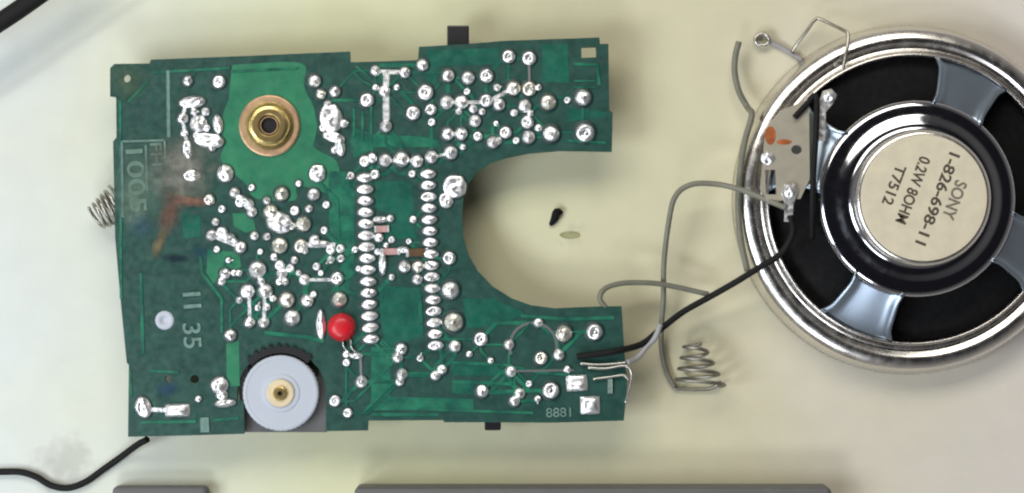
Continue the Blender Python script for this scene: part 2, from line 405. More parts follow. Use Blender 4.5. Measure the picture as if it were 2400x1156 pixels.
def joint(px, py, r=13, sy=1.0, a=None, warm=False, h=0.75, zoff=0.012):
    me = random.choice(joint_w if warm else joint_c)
    o = bpy.data.objects.new('solder_joint', me); C.objects.link(o); o.parent = pcb
    o.location = WP(px, py, ZB + zoff); r *= S * 0.99
    o.scale = (r, r * sy, r * h * min(1, sy + .25)); o.rotation_euler = (0, 0, R(a) if a is not None else random.uniform(-.6, .6) if sy != 1 else random.uniform(0, 6.28))
    spots.append((px, py)); return o
def blob(px, py, rx, ry, a=0, h=0.10, k=None):
    me = blob_c[random.randrange(5) if k is None else k]
    o = bpy.data.objects.new('solder_blob', me); C.objects.link(o); o.parent = pcb
    o.location = WP(px, py, ZB + 0.008); o.scale = (rx * S, ry * S, h); o.rotation_euler = (0, 0, R(a))
    return o

# the long two-row chip: fifteen pins a side, oval pads
for k in range(15):
    t_ = k / 14; joint(855 + 14 * t_ ** 1.5 + 0, 417 + 378 * t_, 19, 0.58, 3 + random.uniform(-6, 6), h=0.55)
for k in range(16):
    t_ = k / 15; joint(1003 + 18 * t_ ** 1.4, 408 + 402 * t_, 18, 0.60, 3 + random.uniform(-6, 6), h=0.55)
# joints along its upper end
for p in ((855, 378, 13), (872, 371, 12), (903, 376, 15), (941, 373, 18), (977, 378, 15), (1011, 368, 15), (879, 409, 11), (1056, 358, 16), (966, 408, 9), (822, 412, 9)): joint(*p)
plain = '''1050 178 15;1097 183 15;1140 178 16;1192 133 15;1240 137 16;997 217 18;968 265 16;1010 257 13;1012 287 9;
1047 240 16;1082 240 16;1109 255 10;1139 236 15;1170 246 14;1113 284 14;1230 249 15;1236 286 15;1155 334 14;1185 311 14;1120 320 11;1239 322 15;
1049 314 15;1081 314 15;1366 229 19;1292 314 19;1371 311 22;880 166 12;949 170 13;990 153 14;901 214 14;860 235 16;904 296 14;
1053 605 15;1056 680 20;1066 812 14;1127 795 16;940 818 14;932 838 13;942 877 13;937 894 11;1036 866 12;1021 880 12;1130 917 15;1218 922 13;1206 940 13;
1291 916 19;1197 871 13;1193 808 12;1310 832 13;1393 778 19;1262 757 11;785 940 13;815 968 11;847 895 14;812 830 9;812 850 9;
603 633 20;656 622 12;661 641 13;680 629 10;527 642 13;519 660 10;580 683 17;622 683 17;585 756 13;618 756 13;720 705 15;685 745 18;
714 656 13;790 653 15;540 786 14;775 586 11;798 583 10;799 606 9;775 609 9;737 562 12;596 553 10;563 580 14;540 560 12;520 545 13;496 552 13;
550 452 12;563 474 12;584 478 11;590 497 12;520 490 9;691 494 11;724 489 9;735 456 14;888 557 11;948 625 14;978 655 12;915 512 9;968 515 9;918 562 8;918 650 8;
440 190 12;513 192 15;428 278 13;785 215 13;737 190 15;465 935 8;1243 265 8;1330 866 9;958 566 7;700 640 7;640 700 8;752 640 7;610 590 7;832 585 8;1163 290 7;455 262 9;482 262 10;497 345 10;432 312 10;768 246 10;806 290 10;757 300 9;784 352 9;505 520 9;625 470 9;684 530 9;612 660 9;642 603 9;560 704 8;604 722 8;535 610 7;460 318 8;484 300 9;715 588 8;668 660 9;735 690 8;560 640 8;1262 205 8;1130 262 8;1075 262 8;1165 205 9;1095 215 8;1205 265 9;1262 300 9;1210 330 8;1085 345 8;930 205 8;880 205 8;625 555 9;690 610 9;742 625 9;548 640 8;655 660 9;625 720 9;760 540 9;765 480 9;700 430 8;590 440 8;508 585 8;840 630 7;885 590 8;905 575 7;1168 330 9;1330 235 8;1150 845 8;1100 830 8;985 840 8;1240 900 8;1260 935 8'''
for q in plain.replace('\n', '').split(';'):
    a, b, c = map(float, q.split()); joint(a, b, c)
for p in ((1203, 207, 17), (1240, 208, 17), (1285, 240, 18), (660, 455, 16), (711, 525, 17), (655, 576, 18), (705, 577, 16), (672, 703, 18), (795, 702, 17), (490, 468, 13), (1322, 782, 19), (1268, 840, 15), (1063, 755, 22), (980, 625, 14), (752, 221, 12), (635, 497, 17)):
    joint(*p, warm=True)
rl = random.Random(11)
for (x, y) in rl.sample(spots, 34):
    bm = bmesh.new(); a_ = rl.uniform(0, 6.28); L = rl.uniform(0.05, 0.12)
    tube(bm, [(0, 0, 0.02), (0.2 * L * math.cos(a_), 0.2 * L * math.sin(a_), 0.07), (L * math.cos(a_), L * math.sin(a_), 0.12)], 0.018, 6, sub=3)
    obj('clipped_lead', bm, M['pin'], pcb, WP(x, y, ZB + 0.02), smooth=True)
# bigger, irregular lumps
for p in ((1066, 438, 27, 26, 0), (1046, 470, 16, 18, 20), (655, 522, 30, 24, -20), (528, 407, 19, 20, 0), (744, 407, 19, 20, 0), (450, 240, 30, 14, 5), (466, 290, 20, 20, 0), (511, 292, 12, 22, 8),
          (490, 330, 34, 17, -6), (440, 352, 11, 22, 6), (449, 412, 20, 14, 0), (776, 278, 26, 32, 10), (782, 322, 26, 12, -14), (797, 345, 12, 22, 8), (336, 955, 18, 25, 20), (515, 903, 20, 20, 40),
          (528, 945, 24, 10, 4), (520, 925, 14, 12, 0), (892, 515, 18, 8, 2), (897, 617, 9, 28, 0), (835, 834, 16, 8, -3), (945, 586, 15, 8, 0), (752, 762, 11, 34, 2), (538, 558, 20, 9, -25), (574, 470, 22, 8, -35), (748, 571, 26, 8, 0)):
    blob(*p)

def pad(px, py, w, h, a):
    bm = bmesh.new(); n = 9; g = []
    for i in range(n):
        row = []
        for j in range(n):
            u, v = i / (n - 1) * 2 - 1, j / (n - 1) * 2 - 1
            e = (1 - abs(u) ** 4) * (1 - abs(v) ** 4)
            z = 0.004 + 0.075 * e ** 0.6 * (1 + 0.5 * noise.noise(Vector((u * 1.5 + px, v * 1.5, py))))
            row.append(bm.verts.new((u * w * S / 2 * (1 - .06 * v * v), v * h * S / 2 * (1 - .06 * u * u), z)))
        g.append(row)
    for i in range(n - 1):
        for j in range(n - 1): bm.faces.new((g[i][j], g[i + 1][j], g[i + 1][j + 1], g[i][j + 1]))
    o = obj('solder_pad', bm, M['solder'], pcb, WP(px, py, ZB + 0.012), smooth=True); o.rotation_euler = (0, 0, R(a))
pad(1352, 898, 50, 38, 3); pad(1383, 950, 46, 42, 2); pad(416, 962, 58, 30, 1)
# tinned runs and jumpers lying on the copper
def run(pts, wpx, m, name='tinned_trace', z=0.02, hgt=0.02):
    bm = bmesh.new()
    z += step() * 0.6
    for (a, b) in zip(pts, pts[1:]):
        z += 0.00003
        A, B = WP(*a, ZB), WP(*b, ZB); d = (B - A).normalized(); nrm = Vector((-d.y, d.x, 0)) * wpx * S / 2
        q = [A - nrm, B - nrm, B + nrm, A + nrm]
        lo = [bm.verts.new((p.x, p.y, ZB + 0.001)) for p in q]
        hi = [bm.verts.new((p.x - 0.2 * (p.x - (A.x + B.x) / 2) * 0, p.y, ZB + z)) for p in q]
        for v, c_ in zip(hi, (1, 1, -1, -1)): v.co += nrm * 0.25 * c_
        bm.faces.new(hi)
        for k in range(4): bm.faces.new((lo[k], lo[(k + 1) % 4], hi[(k + 1) % 4], hi[k]))
    return obj(name, bm, m, pcb)
run([(905, 170), (905, 292)], 17, M['solder']); run([(880, 168), (950, 170)], 12, M['solder']); run([(1240, 148), (1241, 200)], 7, M['pin'], z=0.03)
run([(584, 690), (586, 755)], 10, M['solder']); run([(620, 690), (619, 755)], 10, M['solder']); run([(714, 656), (790, 656)], 9, M['solder'])
run([(700, 576), (786, 574)], 12, M['solder']); run([(845, 838), (847, 890)], 7, M['pin']); run([(345, 960), (415, 962)], 12, M['solder'])
run([(1008, 372), (1056, 358)], 8, M['solder']); run([(1197, 870), (1345, 868)], 6, M['pin']); run([(1050, 240), (1142, 240)], 10, M['solder']); run([(1048, 314), (1082, 314)], 12, M['solder'])
run([(1142, 240), (1200, 208)], 11, M['solder']); run([(545, 452), (590, 500)], 8, M['solder']); run([(496, 552), (563, 580)], 10, M['solder']); run([(436, 240), (428, 278), (440, 350), (447, 400)], 10, M['solder'])
run([(940, 820), (930, 842)], 9, M['solder']); run([(900, 378), (980, 376)], 9, M['solder'])
# ring-shaped pad lower right
bm = bmesh.new(); c = WP(1250, 812)
lathe(bm, [(58 * S, 0.002), (57 * S, 0.016), (51 * S, 0.016), (50 * S, 0.002)], 40, (c.x, c.y, ZB), a0=R(-20), a1=R(200))
obj('ring_track', bm, M['pin'], pcb)
# test pad on the left
bm = bmesh.new(); c = WP(386, 751)
lathe(bm, [(22 * S, 0.001), (21 * S, 0.02), (17 * S, 0.028), (9 * S, 0.024), (8 * S, 0.006), (0, 0.006)], 24, (c.x, c.y, ZB))
obj('test_pad', bm, M['dial'], pcb, smooth=True)

# traces under the mask: routed between neighbouring joints
def inside(px, py):
    n = len(outline); r = False
    for i in range(n):
        (x1, y1), (x2, y2) = outline[i], outline[i - 1]
        if (y1 > py) != (y2 > py) and px < (x2 - x1) * (py - y1) / (y2 - y1) + x1: r = not r
    return r
rt = random.Random(5)
def trace(pts, w=6, m=None):
    for i in range(len(pts) - 1):
        for k in range(9):
            q = (pts[i][0] + (pts[i + 1][0] - pts[i][0]) * k / 8, pts[i][1] + (pts[i + 1][1] - pts[i][1]) * k / 8)
            if not inside(*q): return
            if math.hypot(q[0] - 632, q[1] - 295) < 75 or math.hypot(q[0] - 798, q[1] - 770) < 30: return
    run(pts, w, m or M['copper_mask'], 'copper_trace', z=0.008)
cnt = 0
for i, (x, y) in enumerate(spots):
    near = sorted(spots, key=lambda q: math.hypot(q[0] - x, q[1] - y))
    for q in rt.sample(near[2:9], 2):
        if cnt > 230: break
        dx, dy = q[0] - x, q[1] - y
        if abs(dx) + abs(dy) < 25: continue
        if abs(dx) > abs(dy): mid = (x + (abs(dx) - abs(dy)) * (1 if dx > 0 else -1), y)
        else: mid = (x, y + (abs(dy) - abs(dx)) * (1 if dy > 0 else -1))
        trace([(x, y), mid, q], rt.choice((5, 6, 8, 10)), rt.choice((M['copper_mask'], M['teal_mask'], M['copper_mask'])))
        cnt += 1
for pts, w in (([(282, 235), (284, 700)], 7), ([(305, 870), (308, 930)], 7), ([(330, 640), (336, 830)], 9), ([(360, 170), (540, 160)], 7), ([(300, 240), (348, 190)], 7),
               ([(545, 168), (700, 160)], 6), ([(740, 420), (790, 470), (795, 560)], 9), ([(1000, 960), (1250, 968)], 7), ([(870, 972), (1030, 972)], 9), ([(470, 600), (474, 640), (520, 700), (520, 780)], 8),
               ([(1220, 740), (1330, 748), (1440, 745)], 9), ([(620, 780), (720, 790), (760, 800)], 10), ([(1060, 850), (1180, 855), (1260, 872), (1340, 880)], 8), ([(1060, 895), (1200, 900)], 10), ([(985, 690), (987, 760)], 9),
               ([(1345, 150), (1400, 152), (1405, 200)], 8), ([(1345, 190), (1395, 190)], 5), ([(1345, 205), (1395, 205)], 5), ([(1330, 330), (1420, 335)], 7), ([(825, 165), (850, 190), (870, 200)], 6), ([(835, 155), (870, 185)], 6), ([(870, 250), (870, 330)], 7), ([(850, 260), (850, 330)], 7), ([(830, 255), (830, 320)], 7),
               ([(350, 870), (420, 872)], 8), ([(330, 990), (460, 988)], 8), ([(500, 985), (560, 980)], 8)):
    run(pts, w, M['copper_mask'], 'copper_trace', z=0.009)

run([(394, 165), (396, 322)], 9, M['silk2'], 'copper_trace', z=0.009)
# silkscreen writing and its box
def silk(s, px, py, size, rot, width, m=None, sy=1.0):
    me = text_mesh(s, size, width); me.materials.append(m or M['silk'])
    o = bpy.data.objects.new('silkscreen', me); C.objects.link(o); o.parent = pcb
    o.location = WP(px, py, ZB + 0.024); o.rotation_euler = (0, 0, R(rot)); return o
silk('1005', 317, 418, 0.44, -86, 1.16, M['silk'])
silk('FH', 365, 362, 0.30, -86, 0.42, M['silk2'])
silk('1', 447, 690, 0.46, -86, 0.07, M['silk2']); silk('1', 449, 718, 0.46, -86, 0.07, M['silk2'])
silk('35', 448, 787, 0.46, -86, 0.46, M['silk2'])
silk('8881', 1312, 968, 0.24, 1.5, 0.46, M['silk2'])
bm = bmesh.new()
for a, b in (((286, 332), (386, 329)), ((386, 329), (388, 372)), ((286, 332), (288, 510)), ((342, 340), (345, 448))):
    A, B = WP(*a), WP(*b); d = (B - A).normalized(); n_ = Vector((-d.y, d.x, 0)) * 0.02
    for z in (ZB + 0.0242,):
        bm.faces.new([bm.verts.new((p.x, p.y, z)) for p in (A - n_, B - n_, B + n_, A + n_)])
obj('silkscreen_frame', bm, M['silk2'], pcb)
bm = bmesh.new()
for q in (rect(480, 996, 20, 34, 2),):
    prism(bm, q, ZB, ZB + 0.024)
obj('silkscreen_mark', bm, M['silk2'], pcb)

# small parts soldered on this side
def chip(px, py, w, h, a, m, name='chip_resistor'):
    bm = bmesh.new(); p = WP(px, py); w *= S; h *= S
    box(bm, -w / 2 * .72, w / 2 * .72, -h / 2, h / 2, 0, 0.045); bevel_all(bm, 0.006, 1)
    o = obj(name, bm, m, pcb, WP(px, py, ZB + 0.006)); o.rotation_euler = (0, 0, R(a))
    for s in (-1, 1):
        b2 = bmesh.new(); box(b2, s * w * .36 if s > 0 else -w * .5, w * .5 if s > 0 else -w * .36, -h / 2 * 1.05, h / 2 * 1.05, -0.002, 0.05); bevel_all(b2, 0.008, 1)
        obj('end_cap', b2, M['solder'], o)
chip(978, 592, 52, 18, 2, M['smd']); chip(915, 590, 44, 15, 2, M['pinkmat']); chip(895, 537, 34, 15, 2, M['pinkmat'])
# grey, brown and blue reflections on the glossy mask, painted as soft patches
bm = bmesh.new()
def wob(px, py, rx, ry, a, seed, n=22):
    out = []
    for k in range(n):
        t_ = 2 * math.pi * k / n; f = 1 + 0.35 * noise.noise(Vector((math.cos(t_) * 1.3, math.sin(t_) * 1.3, seed)))
        u, v = rx * f * math.cos(t_), ry * f * math.sin(t_)
        out.append(xy(px + u * math.cos(R(a)) - v * math.sin(R(a)), py - u * math.sin(R(a)) - v * math.cos(R(a))))
    return out

def reflection_patch(px, py, rx, ry, a, col, amt, rough=0.3):  # one soft-edged patch of painted reflection
    m = mat('reflection_tint', lin(col), rough, var=0.3, vscale=6); nt = m.node_tree; b = nt.nodes['Principled BSDF']
    tc = nt.nodes.new('ShaderNodeTexCoord'); ln = nt.nodes.new('ShaderNodeVectorMath'); ln.operation = 'LENGTH'; nt.links.new(tc.outputs['Object'], ln.inputs[0])
    n = nt.nodes.new('ShaderNodeTexNoise'); n.inputs['Scale'].default_value = 2.4; n.inputs['Detail'].default_value = 6; nt.links.new(tc.outputs['Object'], n.inputs['Vector'])
    ad = nt.nodes.new('ShaderNodeMath'); ad.operation = 'ADD'; nt.links.new(ln.outputs['Value'], ad.inputs[0]); nt.links.new(n.outputs['Fac'], ad.inputs[1])
    mr = nt.nodes.new('ShaderNodeMapRange'); mr.inputs['From Min'].default_value = 0.7; mr.inputs['From Max'].default_value = 1.45; mr.inputs['To Min'].default_value = amt; mr.inputs['To Max'].default_value = 0
    nt.links.new(ad.outputs[0], mr.inputs['Value']); nt.links.new(mr.outputs['Result'], b.inputs['Alpha'])
    bm = bmesh.new(); bm.faces.new([bm.verts.new((math.cos(2 * math.pi * k / 32), math.sin(2 * math.pi * k / 32), 0)) for k in range(32)])
    o = obj('painted_reflection', bm, m, pcb, WP(px, py, ZB + 0.0275 + step())); o.scale = (rx * S, ry * S, 1); o.rotation_euler = (0, 0, R(a))
reflection_patch(420, 400, 100, 88, 20, (124, 124, 114), 0.8); reflection_patch(330, 430, 90, 120, 0, (100, 124, 112), 0.45); reflection_patch(398, 500, 30, 66, -14, (124, 92, 78), 0.6); reflection_patch(450, 472, 60, 15, -4, (142, 100, 84), 0.6)
reflection_patch(372, 572, 16, 40, -20, (122, 108, 78), 0.7); reflection_patch(328, 530, 40, 34, 0, (66, 100, 118), 0.4); reflection_patch(310, 480, 40, 60, 0, (112, 136, 120), 0.45)
reflection_patch(410, 606, 40, 12, -6, (18, 30, 50), 0.7); reflection_patch(470, 590, 34, 22, 0, (34, 72, 96), 0.35); reflection_patch(392, 912, 34, 22, 0, (44, 72, 104), 0.45); reflection_patch(300, 190, 50, 46, 0, (92, 110, 84), 0.4)
reflection_patch(640, 1005, 20, 5, 0, (92, 110, 84), 0.3)
# brass tuning bushing
c = WP(632, 295)
ts = thing_part = bpy.data.objects.new('tuning_bushing', None); C.objects.link(ts); ts.parent = pcb; ts.location = (c.x, c.y, ZB)
bm = bmesh.new(); lathe(bm, [(0.56, 0.0), (0.56, 0.035), (0.53, 0.05), (0.26, 0.05), (0.26, 0.0)], 48); obj('washer', bm, M['bronze'], ts)
bm = bmesh.new(); lathe(bm, [(0.45, 0.05), (0.45, 0.058), (0.41, 0.062), (0.24, 0.062)], 48); obj('thrust_ring', bm, M['brass'], ts)
bm = bmesh.new(); lathe(bm, [(0.385, 0.06), (0.385, 0.14), (0.355, 0.175), (0.30, 0.185), (0.22, 0.185), (0.19, 0.165), (0.18, 0.02)], 6 * 6)
for v in bm.verts:                              # six flats
    r_ = math.hypot(v.co.x, v.co.y)
    if r_ > 0.33:
        a_ = math.atan2(v.co.y, v.co.x) % R(60) - R(30); f = min(1.0, 0.968 / math.cos(a_)); v.co.x *= f; v.co.y *= f
obj('nut', bm, M['brass'], ts)
bm = bmesh.new(); lathe(bm, [(0.175, 0.02), (0.165, 0.06), (0.0, 0.06)], 24)
obj('shaft_well', bm, M['hole'], ts)
bm = bmesh.new(); lathe(bm, [(0.17, 0.05), (0.17, 0.125), (0.165, 0.13), (0.15, 0.13), (0.145, 0.06)], 32)
o = obj('shaft', bm, M['bronze'], ts)

# white dial
c = WP(657, 922, ZB + 0.1)
dz = ZB + 0.02
dl = bpy.data.objects.new('volume_dial', None); C.objects.link(dl); dl.parent = pcb; dl.location = (c.x, c.y, 0)
bm = bmesh.new()
rr = 0.705
lathe(bm, [(0.0, dz - 0.20), (rr, dz - 0.20), (rr, dz - 0.03), (rr - 0.015, dz + 0.02), (rr - 0.04, dz + 0.035), (rr - 0.075, dz + 0.037), (rr - 0.085, dz + 0.030), (0.36, dz + 0.030), (0.34, dz + 0.045), (0.30, dz + 0.05), (0.0, dz + 0.05)], 96)
for v in bm.verts:                              # fine knurl on the rim
    if math.hypot(v.co.x, v.co.y) > rr - 0.004:
        k = round(math.atan2(v.co.y, v.co.x) / (2 * math.pi) * 96)
        if k % 2: v.co.x *= 0.985; v.co.y *= 0.985
o = obj('disc', bm, M['dial'], dl)
bm = bmesh.new(); lathe(bm, [(0.255, dz + 0.05), (0.25, dz + 0.085), (0.23, dz + 0.095), (0.15, dz + 0.095)], 32)
lathe(bm, [(0.15, dz + 0.095), (0.0, dz + 0.07)], 32); obj('hub', bm, M['hub'], dl)
bm = bmesh.new(); lathe(bm, [(0.135, dz + 0.08), (0.13, dz + 0.13), (0.10, dz + 0.15), (0.045, dz + 0.15), (0.04, dz + 0.09), (0, dz + 0.09)], 24)
sw = obj('screw', bm, M['brass'], dl)
bm = bmesh.new(); lathe(bm, [(0.042, dz + 0.1), (0, dz + 0.1)], 16); obj('screw_recess', bm, M['hole'], sw)
# light grey frame of the volume control seen in the notch around the dial
bm = bmesh.new(); box(bm, -0.78, 0.84, -0.74, 0.62, dz - 0.42, dz - 0.24); bevel_all(bm, 0.02, 1)
obj('potentiometer_body', bm, M['case'], dl)
bm = bmesh.new(); box(bm, -0.62, 0.66, 0.30, 0.86, dz - 0.23, dz - 0.21); bevel_all(bm, 0.008, 1); obj('wiper_plate', bm, M['black'], dl)

bm = bmesh.new(); pts = []
for k in range(37):
    a_ = R(48 + 88 * k / 36); q = (0.90 if (k // 2) % 2 else 0.85) + 0.02 * math.sin(k * 1.7)
    pts.append((q * math.cos(a_), q * math.sin(a_)))
for k in range(36, -1, -1):
    a_ = R(48 + 88 * k / 36); pts.append((0.735 * math.cos(a_), 0.735 * math.sin(a_)))
prism(bm, pts, dz - 0.1, dz + 0.035); obj('toothed_ring', bm, M['black'], dl)
# red lamp
c = WP(799, 768, ZB + 0.2)
ld = bpy.data.objects.new('led', None); C.objects.link(ld); ld.parent = pcb; ld.location = (c.x, c.y, ZB); ld.scale = (0.93, 0.93, 0.9)
bm = bmesh.new(); lathe(bm, [(0.275, 0.0), (0.275, 0.05), (0.25, 0.06), (0.247, 0.12), (0.235, 0.16), (0.20, 0.20), (0.15, 0.225), (0.09, 0.238), (0, 0.242)], 32)
obj('lens', bm, M['red'], ld, smooth=True)
bm = bmesh.new(); tube(bm, [(0.02, -0.26, 0.03), (0.04, -0.36, 0.06), (0.10, -0.46, 0.03)], 0.022, 8); obj('lead', bm, M['steel'], ld, smooth=True)
bm = bmesh.new(); tube(bm, [(0.18, -0.24, 0.03), (0.2, -0.4, 0.06), (0.3, -0.5, 0.02)], 0.022, 8); obj('lead', bm, M['steel'], ld, smooth=True)

# slide switch knob and bits on the far side
bm = bmesh.new(); p0, p1 = WP(1048, 106, ZB - .2), WP(1099, 60, ZB - .2)
box(bm, p0.x, p1.x, p0.y - 0.12, p1.y, ZB - 0.45, ZB - 0.17); bevel_all(bm, 0.025, 2); obj('switch_knob', bm, M['black'], pcb)
bm = bmesh.new(); p0, p1 = WP(1136, 990, ZB - .3), WP(1174, 1008, ZB - .3)
box(bm, p0.x, p1.x, p1.y, p0.y + 0.1, ZB - 0.5, ZB - 0.19); bevel_all(bm, 0.02, 1); obj('jack_lug', bm, M['black'], pcb)
def under_box(px, py, w, h, z0, m, name):
    p = WP(px, py); bm = bmesh.new(); box(bm, p.x - w / 2, p.x + w / 2, p.y - h / 2, p.y + h / 2, z0, ZB - TH - 0.002); bevel_all(bm, 0.03, 1)
    obj(name, bm, m, pcb)
under_box(930, 600, 1.0, 3.2, 0.42, M['black'], 'chip_package')
under_box(640, 310, 1.7, 1.7, 0.02, M['case'], 'tuning_capacitor')
under_box(1200, 240, 1.1, 0.8, 0.1, M['black'], 'slide_switch')
for (px, py, r_) in ((1380, 800, 0.3), (420, 940, 0.28), (1340, 210, 0.3), (1250, 930, 0.3)):
    p = WP(px, py); bm = bmesh.new(); lathe(bm, [(0, 0.0), (r_ - .03, 0.0), (r_, 0.03), (r_, ZB - TH - .002), (0, ZB - TH - .002)], 24, (p.x, p.y, 0)); obj('electrolytic_capacitor', bm, M['case'], pcb, smooth=False)

# coil spring poking out of the left edge
bm = bmesh.new(); p = WP(262, 488, 0.5); pts = []
for k in range(0, 5 * 18 + 1):
    a_ = 2 * math.pi * k / 18; f = k / (5 * 18)
    rr_ = 0.38 - 0.16 * f
    d = Vector((-0.86, -0.50, 0)).normalized(); u = Vector((d.y, -d.x, 0.25)).normalized()
    pts.append(Vector((p.x + 0.14, p.y + 0.08, 0.47)) + d * (0.52 * f) + u * rr_ * math.cos(a_) + Vector((0.25, 0.1, 0.9)) * rr_ * math.sin(a_))
tube(bm, pts, 0.030, 7, raw=True); obj('battery_spring', bm, M['spring'], pcb, smooth=True)
# tinned leads at the right-hand end, fanned over the edge
for pts in ([(1360, 852), (1400, 855), (1440, 853), (1468, 850)], [(1378, 862), (1420, 864), (1466, 858), (1480, 875), (1476, 910), (1466, 945)], [(1390, 889), (1430, 884), (1462, 880), (1473, 890)]):
    bm = bmesh.new(); tube(bm, [WP(x, y, ZB + 0.06) for x, y in pts], 0.026, 8); obj('tinned_lead', bm, M['steel'], pcb, smooth=True)
chip(1430, 905, 10, 34, 0, M['silk'], 'jumper_link')

# ------------------------------------------------------------------ loudspeaker, lying on its face
sp_c = W(2165, 464, 1.95)
sp = thing('loudspeaker', 'round chrome-framed loudspeaker lying cone down, cream paper label on its magnet cover', 'loudspeaker', (sp_c.x, sp_c.y, 0))
bm = bmesh.new()
prof = [(3.10, 0.0), (3.24, 0.02), (3.275, 0.07), (3.24, 0.26), (3.20, 0.42), (3.17, 0.53), (3.13, 0.585), (3.07, 0.62), (2.99, 0.65), (2.94, 0.655), (2.89, 0.635), (2.84, 0.60), (2.80, 0.585), (2.765, 0.60), (2.73, 0.66), (2.70, 0.73), (2.67, 0.76), (2.645, 0.745), (2.635, 0.70), (2.63, 0.5)]
lathe(bm, prof, 160); obj('rim', bm, M['chrome'], sp, smooth=True)
bm = bmesh.new(); lathe(bm, [(3.04, 0.0), (3.04, 0.03), (2.64, 0.06), (2.62, 0.5), (2.2, 0.58), (1.4, 0.75), (1.3, 0.8)], 96); obj('cone', bm, M['cone'], sp, smooth=True)
# deck: plate, fillet and magnet cover
DZ = 1.32
bm = bmesh.new()
lathe(bm, [(1.78, DZ - 0.22), (1.80, DZ - 0.12), (1.79, DZ - 0.06), (1.75, DZ - 0.02), (1.68, DZ), (1.60, DZ + 0.008), (1.54, DZ + 0.016), (1.49, DZ + 0.034), (1.42, DZ + 0.062), (1.36, DZ + 0.085), (1.32, DZ + 0.094), (1.24, DZ + 0.097), (1.16, DZ + 0.24)], 160)
obj('deck', bm, M['deck'], sp, smooth=True)
bm = bmesh.new(); MZ = 1.95
lathe(bm, [(1.17, DZ + 0.2), (1.18, MZ - 0.22), (1.225, MZ - 0.16), (1.23, MZ - 0.10), (1.205, MZ - 0.035), (1.15, MZ), (1.10, MZ - 0.004), (0, MZ - 0.004)], 128)
obj('magnet_cover', bm, M['chrome'], sp, smooth=True)
bm = bmesh.new(); lathe(bm, [(1.135, MZ - 0.003), (1.133, MZ + 0.012), (1.10, MZ + 0.014), (0, MZ + 0.014)], 96)
lb = obj('label', bm, M['label'], sp)
def ltxt(s, px, py, size, width, m):
    me = text_mesh(s, size, width, 0.022); me.materials.append(m)
    o = bpy.data.objects.new('lettering', me); C.objects.link(o); o.parent = lb
    w = W(px, py, MZ + 0.0165); o.location = (w.x - sp_c.x, w.y - sp_c.y, MZ + 0.0165); o.rotation_euler = (0, 0, R(-111)); return o
ltxt('SONY', 2236, 468, 0.31, 0.72, M['ink2'])
ltxt('1-826-698-11', 2196, 466, 0.28, 1.74, M['ink'])
ltxt('0.2W 8OHM', 2138, 446, 0.28, 1.26, M['ink'])
ltxt('T7512', 2094, 434, 0.27, 0.74, M['ink'])
# four arms of the basket
def arm(adeg, wdeg):
    bm = bmesh.new(); nr, na = 10, 14; grid = []
    for i in range(nr + 1):
        f = i / nr; r_ = 2.68 - (2.68 - 1.74) * f
        z = 0.70 + (DZ - 0.70 - 0.05) * (f ** 0.85)
        row = []
        fl = 1 + 0.35 * max(0, abs(f - 0.5) * 2 - 0.55)
        for j in range(na + 1):
            g = j / na * 2 - 1
            a_ = R(adeg + g * wdeg / 2 * fl)
            lip = 0.07 * max(0, (abs(g) - 0.80) / 0.2) ** 1.2 - 0.045 * (1 - abs(g) ** 4)
            row.append(bm.verts.new((r_ * math.cos(a_), r_ * math.sin(a_), z + lip)))
        grid.append(row)
    for i in range(nr):
        for j in range(na):
            bm.faces.new((grid[i][j], grid[i][j + 1], grid[i + 1][j + 1], grid[i + 1][j]))
    o = obj('basket_arm', bm, M['chrome_arm'], sp, smooth=True)
    md = o.modifiers.new('thickness', 'SOLIDIFY'); md.thickness = 0.06; md.offset = -1
    return o
for a_ in (246, 336, 65): arm(a_, 27)
arm(157, 34)
# terminal strip on the left arm
def spl(px, py, z):
    w = W(px, py, z); return (w.x - sp_c.x, w.y - sp_c.y)
tz = 1.20
strip = [(1792, 330), (1800, 296), (1832, 258), (1868, 244), (1896, 232), (1898, 420), (1876, 466), (1836, 470), (1800, 476), (1782, 440)]
hole1 = [(spl(1867, 351, tz)[0] + 0.10 * math.cos(2 * math.pi * k / 14), spl(1867, 351, tz)[1] + 0.085 * math.sin(2 * math.pi * k / 14)) for k in range(14)]
slot = [spl(x, y, tz) for x, y in ((1793, 398), (1818, 398), (1820, 456), (1795, 456))]
bm = bmesh.new(); prism(bm, [spl(x, y, tz) for x, y in strip], tz - 0.10, tz, holes=[hole1, slot])
ts_ = obj('terminal_strip', bm, M['phenolic'], sp)
bm = bmesh.new()  # orange-brown reflection on the strip, painted as flat spots
for (px, py, rx, ry) in ((1806, 318, 0.10, 0.17), (1838, 333, 0.14, 0.05)):
    cc = spl(px, py, tz + 0.003); 
    vs = [bm.verts.new((cc[0] + rx * (1 + .3 * noise.noise(Vector((math.cos(k), math.sin(k), px)))) * math.cos(2 * math.pi * k / 20), cc[1] + ry * math.sin(2 * math.pi * k / 20), tz + 0.003)) for k in range(20)]
    bm.faces.new(vs)
obj('reflection_spot', bm, M['warm_reflection'], ts_)
def tab(pts, z, name='solder_tab', m='solder'):
    bm = bmesh.new(); prism(bm, [spl(x, y, z) for x, y in pts], z - 0.04, z); bevel_all(bm, 0.008, 1); obj(name, bm, M[m], sp)
tab([(1838, 432), (1862, 430), (1870, 450), (1860, 480), (1857, 520), (1838, 520), (1840, 480), (1832, 455)], tz + 0.06)
tab([(1918, 330), (1935, 330), (1936, 262), (1952, 244), (1962, 222), (1948, 208), (1928, 214), (1920, 240)], tz + 0.06)
def sblob(px, py, z, rx, ry, h, m=None):
    o = bpy.data.objects.new('solder_blob', blob_c[1]); C.objects.link(o); o.parent = sp
    c_ = spl(px, py, z); o.location = (c_[0], c_[1], z); o.scale = (rx, ry, h)
